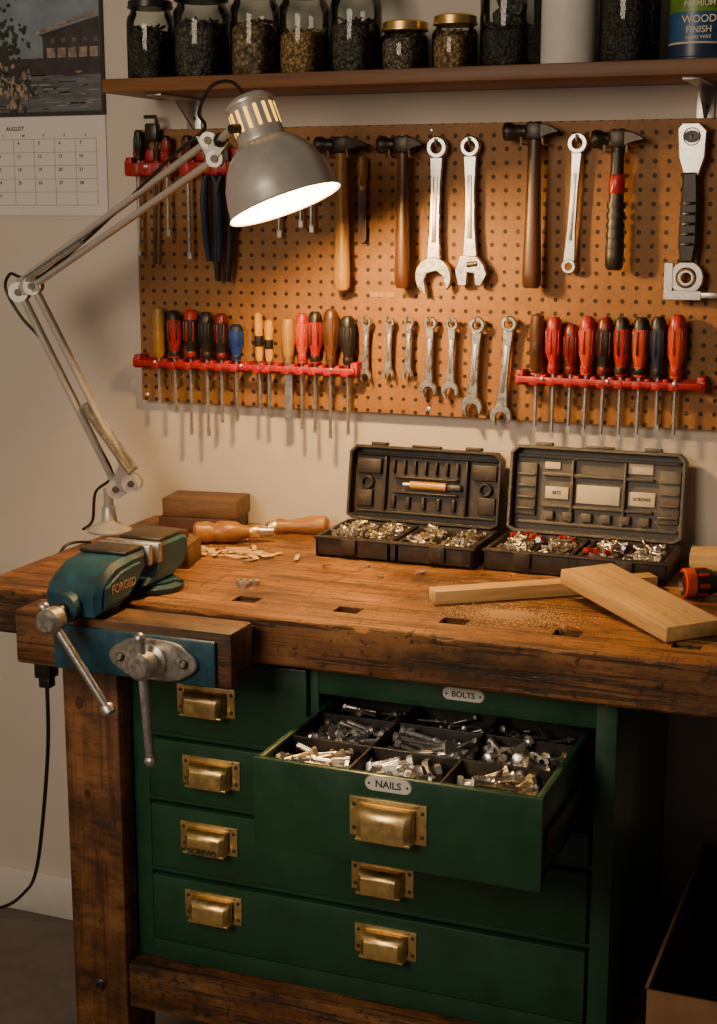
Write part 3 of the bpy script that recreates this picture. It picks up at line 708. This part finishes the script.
def pile(b,x0,x1,y0,y1,z,h,n,L,r,kinds,ks,pref=None):
    for i in range(n):
        t=i/n; l=L*random.uniform(.75,1.2); rr=r*random.uniform(.8,1.2)
        a=random.uniform(0,pi) if pref is None else pref+random.gauss(0,.5)
        if random.random()<.5: a+=pi
        d=Vector((cos(a),sin(a),random.uniform(-.38,.38)))
        hx=min(abs(cos(a))*l/2+.004,(x1-x0)/2-.002); hy=min(abs(sin(a))*l/2+.004,(y1-y0)/2-.002)
        x=random.uniform(x0+hx,x1-hx); y=random.uniform(y0+hy,y1-hy)
        u=(x-(x0+x1)/2)/((x1-x0)/2); v=(y-(y0+y1)/2)/((y1-y0)/2)
        cx=max(.3,1-.35*u*u-.25*v*v)
        fast(b,(x,y,z+h*t*cx+rr),d,l,rr,random.choice(kinds),random.choice(ks))
b=MB("assorted_nails_and_bolts",50); dz=DZ0+.016
spec={(0,0):(66,.062,.0042,['screw','bolt','bolt'],['screw','screwb','screw','screwd'],.4),(1,0):(66,.040,.0062,['bolt','nut','bolt'],['screw','screw','screwd'],None),(2,0):(66,.066,.0050,['bolt','screw','bolt'],['screw','screw','screwb','screwd'],.9),
 (0,1):(66,.052,.0046,['bolt','screw'],['screwd','screw','screw'],None),(1,1):(56,.078,.0052,['bolt','bolt','nail'],['screw','screw','screwd'],.1),(2,1):(66,.044,.0056,['bolt','nut','screw'],['screw','screw','screwd','screwb'],None),
 (0,2):(24,.045,.003,['bolt'],['screwd'],None),(1,2):(24,.045,.003,['bolt'],['screwd'],None),(2,2):(24,.045,.003,['bolt'],['screwd'],None)}
for (i,j),(n,L,r,kd,ks,pf) in spec.items():
    x0,x1,y0,y1=cols[i]+.005,cols[i+1]-.005,rows[j]+.005,rows[j+1]-.005
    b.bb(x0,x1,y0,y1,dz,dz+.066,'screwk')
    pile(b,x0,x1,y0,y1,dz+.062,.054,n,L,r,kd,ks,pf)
b.obj(cab)

# ------------------------------------------------------------------ tool cases
def case(name,x0,x1,y0,y1,kb,kl,lidh,lean,seed,handle_side=1):
    random.seed(seed); e=empty(name); z0=ZT+.0005; h=.042
    b=MB("case_base"); w=.008
    b.bb(x0,x1,y0,y1,z0,z0+.008,kb,.003)
    b.bb(x0,x1,y0,y0+w,z0,z0+h,kb,.003); b.bb(x0,x1,y1-w,y1,z0,z0+h,kb,.003); b.bb(x0,x0+w,y0,y1,z0,z0+h,kb,.003); b.bb(x1-w,x1,y0,y1,z0,z0+h,kb,.003)
    b.bb(x0-.003,x1+.003,y0-.003,y0+w,z0+h-.007,z0+h-.001,kb,.002)
    xm=(x0+x1)/2; ym=(y0+y1)/2
    b.bb(xm-.012,xm-.004,y0,y1,z0,z0+h-.002,kb,.001); b.bb(xm+.004,xm+.012,y0,y1,z0,z0+h-.002,kb,.001)
    b.bb(x0,x1,ym-.002,ym+.002,z0,z0+h-.008,kb)
    for q in (.25,.75): b.bb(x0+(x1-x0)*q-.002,x0+(x1-x0)*q+.002,y0,y1,z0,z0+h-.008,kb)
    for q in (.22,.78): b.bb(x0+(x1-x0)*q-.016,x0+(x1-x0)*q+.016,y0-.008,y0,z0+.010,z0+h-.002,kb,.002)
    for q in (.12,.5,.88): b.cyl((x0+(x1-x0)*q-.014,y1+.003,z0+h),(x0+(x1-x0)*q+.014,y1+.003,z0+h),.005,kb,seg=10)
    b.obj(e)
    c=MB("case_contents",50)
    nx=4
    for i in range(nx):
        for j in range(2):
            a0=x0+w+(x1-x0-2*w)*i/nx+.003;a1=x0+w+(x1-x0-2*w)*(i+1)/nx-.003
            if i==1:a1-=.008
            if i==2:a0+=.008
            b0=(y0+w if j==0 else ym)+.003;b1=(ym if j==0 else y1-w)-.003
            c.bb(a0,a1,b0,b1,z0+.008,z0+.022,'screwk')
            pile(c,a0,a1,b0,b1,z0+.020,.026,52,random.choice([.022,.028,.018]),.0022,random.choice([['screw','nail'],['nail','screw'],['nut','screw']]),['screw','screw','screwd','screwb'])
            if kl=='caseg' and (i,j) in ((1,1),(0,1),(2,0)):
                for _ in range(6):
                    p=(random.uniform(a0+.01,a1-.01),random.uniform(b0+.01,b1-.01),z0+.042+random.random()*.004)
                    c.cyl(p,(p[0]+random.uniform(-.014,.014),p[1]+random.uniform(-.014,.014),p[2]+.004),.004,'red',seg=8)
    c.obj(e)
    l=MB("case_lid"); W_=x1-x0; H=lidh
    mx=T((x0+x1)/2,y1+.004,z0+h)@RX(-lean)@Matrix(((1,0,0,0),(0,0,-1,0),(0,1,0,0),(0,0,0,1)))
    hw=W_/2; c_=.014; D_=.030
    outline=[(-hw+c_,0),(hw-c_,0),(hw,c_*.6),(hw,H-c_),(hw-c_,H),(-hw+c_,H),(-hw,H-c_),(-hw,c_*.6)]
    l.prism(outline,.006,kl,mx@T(0,0,-D_/2),bev=.002)
    n=len(outline)
    for i in range(n):
        p=Vector(outline[i]);q=Vector(outline[(i+1)%n]); d=q-p; nn=Vector((-d.y,d.x)).normalized()*.006
        l.prism([tuple(p),tuple(q),tuple(q+nn),tuple(p+nn)],D_,kl,mx@T(0,0,-.0),bev=.001)
    zi=-D_/2+.003
    def rib(xa,xb,ya,yb,t=.010): l.bb(xa,xb,ya,yb,zi,zi+t,kl,.002,mx)
    rib(-hw*.93,hw*.93,H*.10,H*.14); rib(-hw*.93,hw*.93,H*.86,H*.90)
    if kl=='cased':
        for sx in (-1,1):
            rib(min(sx*hw*.92,sx*hw*.60),max(sx*hw*.92,sx*hw*.60),H*.62,H*.82,.012); rib(min(sx*hw*.92,sx*hw*.70),max(sx*hw*.92,sx*hw*.70),H*.18,H*.40,.012)
            rib(min(sx*hw*.55,sx*hw*.52),max(sx*hw*.55,sx*hw*.52),H*.14,H*.86,.014)
            l.ring(.010,.014,.012,kl,mx@T(sx*hw*.78,H*.50,zi+.005),20)
        for q in range(7): rib(-hw*.45+q*hw*.14,-hw*.45+q*hw*.14+.005,H*.64,H*.82,.010)
        for q in range(5): rib(-hw*.45+q*hw*.2,-hw*.45+q*hw*.2+.008,H*.18,H*.34,.010)
        rib(-hw*.42,hw*.42,H*.38,H*.41,.014); rib(-hw*.42,hw*.42,H*.58,H*.61,.014)
        l.cyl((-.030,H*.50,zi+.012),(.045,H*.50,zi+.012),.008,'yellow',mx=mx); l.cyl((-.045,H*.50,zi+.012),(-.030,H*.50,zi+.012),.005,'steel',mx=mx)
        l.bb(.045,.075,H*.46,H*.54,zi,zi+.014,'dsteel',.003,mx)
    else:
        for sx in (-1,1):
            rib(min(sx*hw*.94,sx*hw*.70),max(sx*hw*.94,sx*hw*.70),H*.20,H*.80,.010)
            for q in range(4): rib(sx*hw*.82-.018,sx*hw*.82+.018,H*(.26+.13*q),H*(.29+.13*q),.014)
        rib(-hw*.64,hw*.64,H*.30,H*.34,.010); rib(-hw*.64,hw*.64,H*.66,H*.70,.010)
        rib(-hw*.30,-hw*.27,H*.14,H*.86,.012); rib(hw*.30,hw*.33,H*.14,H*.86,.012)
        for (xa,xb,ya,yb) in ((-hw*.60,-hw*.33,.40,.54),(-hw*.24,hw*.26,.37,.58),(hw*.36,hw*.66,.38,.54),(-hw*.62,-hw*.44,.74,.82),(hw*.34,hw*.62,.74,.88)):
            l.bb(xa,xb,H*ya,H*yb,zi,zi+.004,'cream',.001,mx)
        for q in range(6): rib(-hw*.6+q*hw*.22,-hw*.6+q*hw*.22+.02,H*.16,H*.26,.012)
    for q in (-.62,.62): l.bb(hw*q-.016,hw*q+.016,H,H+.007,-.010,.012,kl,.002,mx)
    l.bb(-.030,.030,H,H+.005,-.008,.008,kl,.002,mx)
    l.obj(e)
    if kl=='caseg':
        for s,xx in (("BITS",-hw*.465),("SCREWS",hw*.51)): text(s,.009,mx@T(xx,H*(.47 if xx<0 else .46),zi+.0045),'ink',e)
    return e
case("organizer_case_dark",-1.105,-.788,-.235,-.068,'cased','cased',.150,9,3)
case("organizer_case_grey",-.772,-.436,-.222,-.064,'cased','caseg',.168,8,5)
random.seed(11)

# ------------------------------------------------------------------ things on the bench
b=MB("wood_block_stack")
b.box((0,0,0),(.160,.095,.030),'bookd',T(-1.425,-.085,ZT+.0153)@RZ(4),bev=.003)
b.box((0,0,0),(.162,.095,.038),'bookt',T(-1.418,-.080,ZT+.0497)@RZ(8),bev=.003); b.obj()
b=MB("wooden_mallet"); p0=Vector((-1.375,-.222,ZT+.0225)); mx=T(*p0)@zto((.16,.075,.0))
b.lathe([(0,0),(.014,0),(.021,.006),(.022,.03),(.018,.042),(.022,.052),(.021,.085),(.014,.098),(.012,.12)],'h_turn',mx,24)
b.lathe([(.013,.112),(.0135,.113),(.0135,.130),(.013,.131)],'brass',mx,24); b.lathe([(.010,.13),(.008,.16),(0,.162)],'steel',mx,20); b.obj()
b=MB("chisel"); p0=Vector((-1.155,-.045,ZT+.0205)); mx=T(*p0)@zto((-.14,-.035,-.01))
b.lathe([(0,0),(.012,.001),(.019,.008),(.020,.03),(.016,.06),(.013,.085),(.018,.10),(.017,.108)],'h_turn',mx,24)
b.lathe([(.015,.106),(.0155,.107),(.0145,.125),(.008,.13),(.006,.145),(.006,.16),(0,.162)],'brass',mx,24); b.obj()
b=MB("wood_shavings",60)
for i in range(34):
    x=-1.28+random.gauss(0,.045);y=-.275+random.gauss(0,.018); a=random.random()*6.28; R_=random.uniform(.005,.012); wd=random.uniform(.006,.014); turns=random.uniform(.4,1.0)
    n=14; vs=[];fs=[]; mx=T(x,y,ZT+.001+R_*.3)@RZ(degrees(a))@Matrix.Diagonal((1.8,1,.22,1))
    for j in range(n+1):
        t=j/n*turns*2*pi; rr=R_*(1+.25*t/6); vs+=[(rr*cos(t),-wd/2+.001*j,rr*sin(t)+R_*.2),(rr*cos(t),wd/2+.001*j,rr*sin(t)+R_*.2)]
    for j in range(n): fs.append((2*j,2*j+1,2*j+3,2*j+2))
    b.add(vs,fs,'dust',mx)
for (x,y,a,l) in [(-1.33,-.275,10,.10),(-1.27,-.285,-25,.09),(-1.24,-.265,30,.07),(-1.30,-.295,-5,.06)]:
    b.box((0,0,0),(l,.026,.002),'dust',T(x,y,ZT+.0015)@RZ(a))
b.obj()
b=MB("hex_nuts")
for (dx,dy) in ((0,0),(.022,.006),(.012,-.016)): b.lathe([(.005,0),(.0105,0),(.0105,.009),(.005,.009),(.005,0)],'steel',T(-1.140+dx,-.485+dy,ZT+.0003)@RZ(random.random()*60),6)
b.obj()
b=MB("scattered_screws",50)
for (x,y) in [(-1.05,-.31),(-.98,-.29),(-.87,-.30),(-.93,-.35),(-1.2,-.33)]:
    a=random.random()*6.28; fast(b,(x,y,ZT+.004),Vector((cos(a),sin(a),0)),.022,.0018,'screw','screw')
b.obj()
def lwood(name,c,size,rz,z0,holes=(),tilt=0):
    me=MB(name); me.box((0,0,0),size,'pine',bev=.0025)
    for (hx,hy) in holes: me.lathe([(0,0),(.0045,0),(.0045,.0006)],'ink',T(hx,hy,size[2]/2-.0003),14)
    o=me.obj(); o.matrix_world=T(c[0],c[1],z0+size[2]/2)@RZ(rz)@RY(tilt); return o
lwood("pine_batten",(-.620,-.358),(.410,.036,.024),36.5,ZT+.0004)
lwood("pine_board",(-.445,-.437),(.300,.105,.026),-43,ZT+.0145,((.10,.02),(.10,-.02),(-.11,.0)),5.0)
lwood("pine_offcut",(-.352,-.075),(.13,.07,.040),6,ZT+.0004)
b=MB("sawdust_pile",80)
bm=bmesh.new(); bmesh.ops.create_grid(bm,x_segments=60,y_segments=50,size=.5)
ct=Vector((-.640,-.510))
for v in bm.verts:
    x,y=v.co.x,v.co.y; r2=(x/.5)**2+(y/.5)**2
    hgt=max(0,1-r2*1.25)*.0045*(1+.5*mnoise.noise(Vector((x*6,y*6,1))))+.0014*mnoise.noise(Vector((x*45,y*45,3)))*(1 if r2<.6 else 0)
    v.co=Vector((ct.x+x*.08,ct.y+y*.045,ZT-.0003+hgt))
b.addbm(bm,'dust')
for i in range(3400):
    q=abs(random.gauss(0,.046)); a=random.random()*6.28; x=ct.x+q*cos(a)*1.35;y=ct.y+q*sin(a)*.75
    s_=random.uniform(.0007,.0020); z=ZT+.0006+max(0,.0045*(1-(q/.04)**2))
    b.add([(s_,0,0),(-s_*.6,s_*.8,0),(-s_*.6,-s_*.8,0),(0,0,s_*.9)],[(0,1,2),(0,1,3),(1,2,3),(2,0,3)],'dust',T(x,y,z)@RZ(random.random()*360)@RX(random.random()*40))
for i in range(500):
    x=random.uniform(-1.0,-.45);y=random.uniform(-.64,-.30)
    s_=random.uniform(.0005,.0014)
    b.add([(s_,0,0),(-s_*.6,s_*.8,0),(-s_*.6,-s_*.8,0),(0,0,s_*.9)],[(0,1,2),(0,1,3),(1,2,3),(2,0,3)],'dust',T(x,y,ZT+.0004)@RZ(random.random()*360))
b.obj()
b=MB("flashlight"); mx=T(-.397,-.290,ZT+.0265)@zto((.85,.45,0))
b.lathe([(0,.006),(.015,.006),(.019,.0),(.021,.001)],'black',mx,28); b.lathe([(.021,.001),(.0255,.003),(.026,.016),(.025,.020)],'orange',mx,28)
b.lathe([(.025,.020),(.0245,.045),(.020,.055),(.018,.07),(.018,.16),(0,.162)],'black',mx,28); b.lathe([(.0,.005),(.014,.005)],'dred',mx,20)
for q in range(8): b.box((.0248*cos(q*pi/4),.0248*sin(q*pi/4),.033),(.003,.006,.018),'redh',mx@T(0,0,0),bev=.001,rot=RZ(q*45))
b.obj()

# ------------------------------------------------------------------ desk lamp
lamp=empty("desk_lamp"); b=MB("lamp_arm")
LB=Vector((-1.590,-.185,ZT+.0005))
b.lathe([(0,0),(.045,0),(.046,.004),(.040,.010),(.022,.016),(.016,.022),(.014,.05),(.010,.055),(.010,.09),(0,.09)],'lampg',T(*LB),32)
piv=Vector((-1.562,-.195,1.095)); elb=Vector((-1.738,-.25,1.492)); hd=Vector((-1.262,-.34,1.775))
b.tube([LB+Vector((0,0,.07)),LB+Vector((.008,-.003,.085)),piv],.009,'lampg',10)
sd=Vector((.30,-.95,0)).normalized()*.012
def bar(p,q,o=Vector((0,0,0)),r=.0062):
    b.cyl(p+o,q+o,r,'lampg',seg=10)
off=Vector((.036,0,.014))
def plate(c,r=.020,l=None):
    for s_ in (-1,1): b.cyl(c+sd*s_*.9,c+sd*s_*1.25,r,'lampg',seg=20)
    b.cyl(c-sd*1.6,c+sd*1.6,.007,'dsteel',seg=12)
bar(piv,elb,sd*.6); bar(piv,elb,-sd*.6)
bar(piv+off,elb+off*.9,sd*.6); bar(piv+off,elb+off*.9,-sd*.6)
plate(piv,.020); plate(piv+off,.020); plate(elb,.020); plate(elb+off*.9,.018)
def tri(p,q,r):
    for s_ in (-1,1):
        vs=[p+sd*s_,q+sd*s_,r+sd*s_,p+sd*s_*1.25,q+sd*s_*1.25,r+sd*s_*1.25]
        b.add(vs,[(0,1,2),(3,4,5),(0,1,4,3),(1,2,5,4),(2,0,3,5)],'lampg')
tri(piv+Vector((-.018,0,-.010)),piv+off+Vector((.018,0,-.006)),piv+Vector((.016,0,.070)))
tri(elb+Vector((-.018,0,-.012)),elb+off*.9+Vector((.018,0,-.008)),elb+Vector((.03,0,.050)))
o2=Vector((.012,0,-.032))
bar(elb+Vector((0,0,.02)),hd,sd*.6); bar(elb+Vector((0,0,.02)),hd,-sd*.6)
bar(elb+off*.9,hd+o2,sd*.6); bar(elb+off*.9,hd+o2,-sd*.6)
tri(hd+Vector((-.024,0,.008)),hd+o2+Vector((-.006,0,-.014)),hd+Vector((.040,0,-.004))); plate(hd,.015); plate(hd+o2,.015)
def spring(p,q,R_=.0075,n=46,o=Vector((0,0,0))):
    p=p+o;q=q+o;d=(q-p).normalized();u=d.orthogonal().normalized();w=d.cross(u);pts=[]
    N=n*8
    for i in range(N+1):
        t=i/N;a=2*pi*n*t; pts.append(p+(q-p)*t+(u*cos(a)+w*sin(a))*R_)
    b.tube(pts,.0014,'steel',5)
    b.cyl(p,q,.001,'steel',seg=5)
dl=elb-piv
spring(piv+off*.5+Vector((.02,0,.03)),piv+off*.5+dl*.42,o=sd*1.5); spring(piv+off*.5+Vector((.02,0,.03)),piv+off*.5+dl*.42,o=-sd*1.5)
du=hd-elb
spring(elb+du*.05+Vector((0,0,.012)),elb+du*.36,.006,34,sd*1.6)
b.obj(lamp)
AX=Vector((.37,-.02,-.93)).normalized(); RIM=Vector((-1.087,-.400,1.664)); HL=.192
HM=T(*(RIM-AX*HL))@zto(AX)
b=MB("lamp_shade",40)
outer=[(0,-.002),(.030,-.002),(.038,.004),(.0405,.012),(.0415,.070),(.043,.074),(.043,.078),(.052,.084),(.066,.096),(.080,.116),(.091,.142),(.096,.166),(.0985,.188),(.1000,HL)]
inner=[(.0985,HL),(.0965,.187),(.093,.165),(.087,.143),(.077,.118),(.064,.099),(.050,.088),(.036,.086),(0,.086)]
b.lathe(outer,'lampg',HM,56); b.lathe([(.1000,HL),(.1012,HL+.002),(.0985,HL)],'lampg',HM,56); b.lathe(inner,'lampi',HM,56)
for i in range(15):
    a=360*i/15
    b.box((.0409,0,.040),(.002,.0066,.038),'slot',HM@RZ(a),bev=.0008)
b.lathe([(.0405,.006),(.043,.008),(.043,.012),(.0405,.014)],'lampg',HM,40)
b.cyl((-.043,0,.05),(-.062,0,.05),.008,'black',mx=HM@RZ(20))
b.obj(lamp)
b=MB("bulb"); b.lathe([(.014,.088),(.014,.102)],'brass',HM,20); b.ball((0,0,.128),.027,'bulb',HM,seg=20); b.obj(lamp)
b=MB("swivel_joint"); top=RIM-AX*(HL-.05)
b.tube([hd+o2*.5,hd+Vector((.03,-.015,.0)),top-Vector((.045,0,0))],.0075,'lampg',10); b.ball(hd+Vector((.03,-.015,0)),.013,'black'); b.obj(lamp)
b=MB("lamp_cable")
ht=RIM-AX*HL
def bez(P,n=30):
    out=[];P=[Vector(p) for p in P]
    for i in range(len(P)-1):
        p0=P[max(i-1,0)];p1=P[i];p2=P[i+1];p3=P[min(i+2,len(P)-1)]
        for k in range(n):
            t=k/n; out.append(.5*((2*p1)+(-p0+p2)*t+(2*p0-5*p1+4*p2-p3)*t*t+(-p0+3*p1-3*p2+p3)*t**3))
    out.append(P[-1]); return out
b.tube(bez([ht,ht+Vector((-.03,0,.028)),ht+Vector((-.075,.01,.022)),ht+Vector((-.11,.03,-.02)),hd+Vector((-.01,0,.02)),hd+Vector((-.08,0,-.03)),elb+du*.4+Vector((0,0,.0)),elb+du*.1,elb+Vector((.0,0,.03)),elb+Vector((-.022,0,.035)),elb+Vector((-.034,0,.005)),elb+Vector((.0,.0,-.05)),elb-dl*.3,elb-dl*.7,piv+Vector((-.012,0,.03)),LB+Vector((-.03,.0,.08)),LB+Vector((-.04,.0,.02)),LB+Vector((-.045,-.03,.006))],10),.0032,'black',6)
b.obj(lamp)
b=MB("power_cord")
b.bb(-1.635,-1.597,-.415,-.380,.745,.805,'black',.005); b.bb(-1.629,-1.603,-.409,-.386,.725,.745,'black',.003); b.bb(-1.628,-1.604,-.409,-.386,.805,.87,'black',.003)
b.tube(bez([(-1.616,-.398,.87),(-1.606,-.39,.93),(-1.588,-.36,1.004),(-1.565,-.30,1.004)],10),.003,'black',6)
b.tube(bez([(-1.616,-.398,.728),(-1.622,-.395,.60),(-1.66,-.37,.42),(-1.73,-.30,.27),(-1.83,-.20,.16),(-1.96,-.12,.06),(-2.15,-.1,.006)],12),.004,'black',6); b.obj()

# ------------------------------------------------------------------ cardboard box
b=MB("cardboard_box"); x0,x1,y0,y1,z1=-.358,.02,-.725,-.15,.50;t=.006
b.bb(x0,x1,y0,y0+t,.002,z1,'card',.001); b.bb(x0,x1,y1-t,y1,.002,z1,'card',.001); b.bb(x0,x0+t,y0,y1,.002,z1,'card',.001); b.bb(x1-t,x1,y0,y1,.002,z1,'card',.001); b.bb(x0,x1,y0,y1,.002,.008,'card')
b.bb(x0+t,x0+t+.002,y0+t,y1-t,.01,z1-.004,'cardd'); b.bb(x0+t,x1-t,y1-t-.002,y1-t,.01,z1-.004,'cardd')  # thin dark sheets added for the shaded box interior
b.obj()

# ------------------------------------------------------------------ lights
def light(name,kind,loc,power,col,**kw):
    l=bpy.data.lights.new(name,kind); l.energy=power; l.color=col
    for k,v in kw.items(): setattr(l,k,v)
    o=bpy.data.objects.new(name,l); SC.collection.objects.link(o); o.location=loc; return o
light("lamp_bulb_light",'POINT',tuple(RIM-AX*(HL-.160)),36,(1,.58,.21),shadow_soft_size=.028)
o=light("fill_softbox",'AREA',(-1.5,-3.1,2.2),44,(1,.79,.58),size=1.1)  # added soft fill from front left, not a fixture of the room
o.rotation_euler=(Vector((-.95,-.5,.75))-o.location).to_track_quat('-Z','Y').to_euler()
w=bpy.data.worlds.new("room_ambient"); SC.world=w; w.use_nodes=True
w.node_tree.nodes["Background"].inputs[0].default_value=(.66,.57,.50,1); w.node_tree.nodes["Background"].inputs[1].default_value=.09

# ------------------------------------------------------------------ camera
cd=bpy.data.cameras.new("camera"); co=bpy.data.objects.new("camera",cd); SC.collection.objects.link(co)
co.location=(0,-2.8,1.66); co.rotation_euler=(radians(90-11.6),0,radians(21.6))
cd.sensor_fit='VERTICAL'; cd.sensor_height=24; cd.lens=1490/1024*24
SC.camera=co
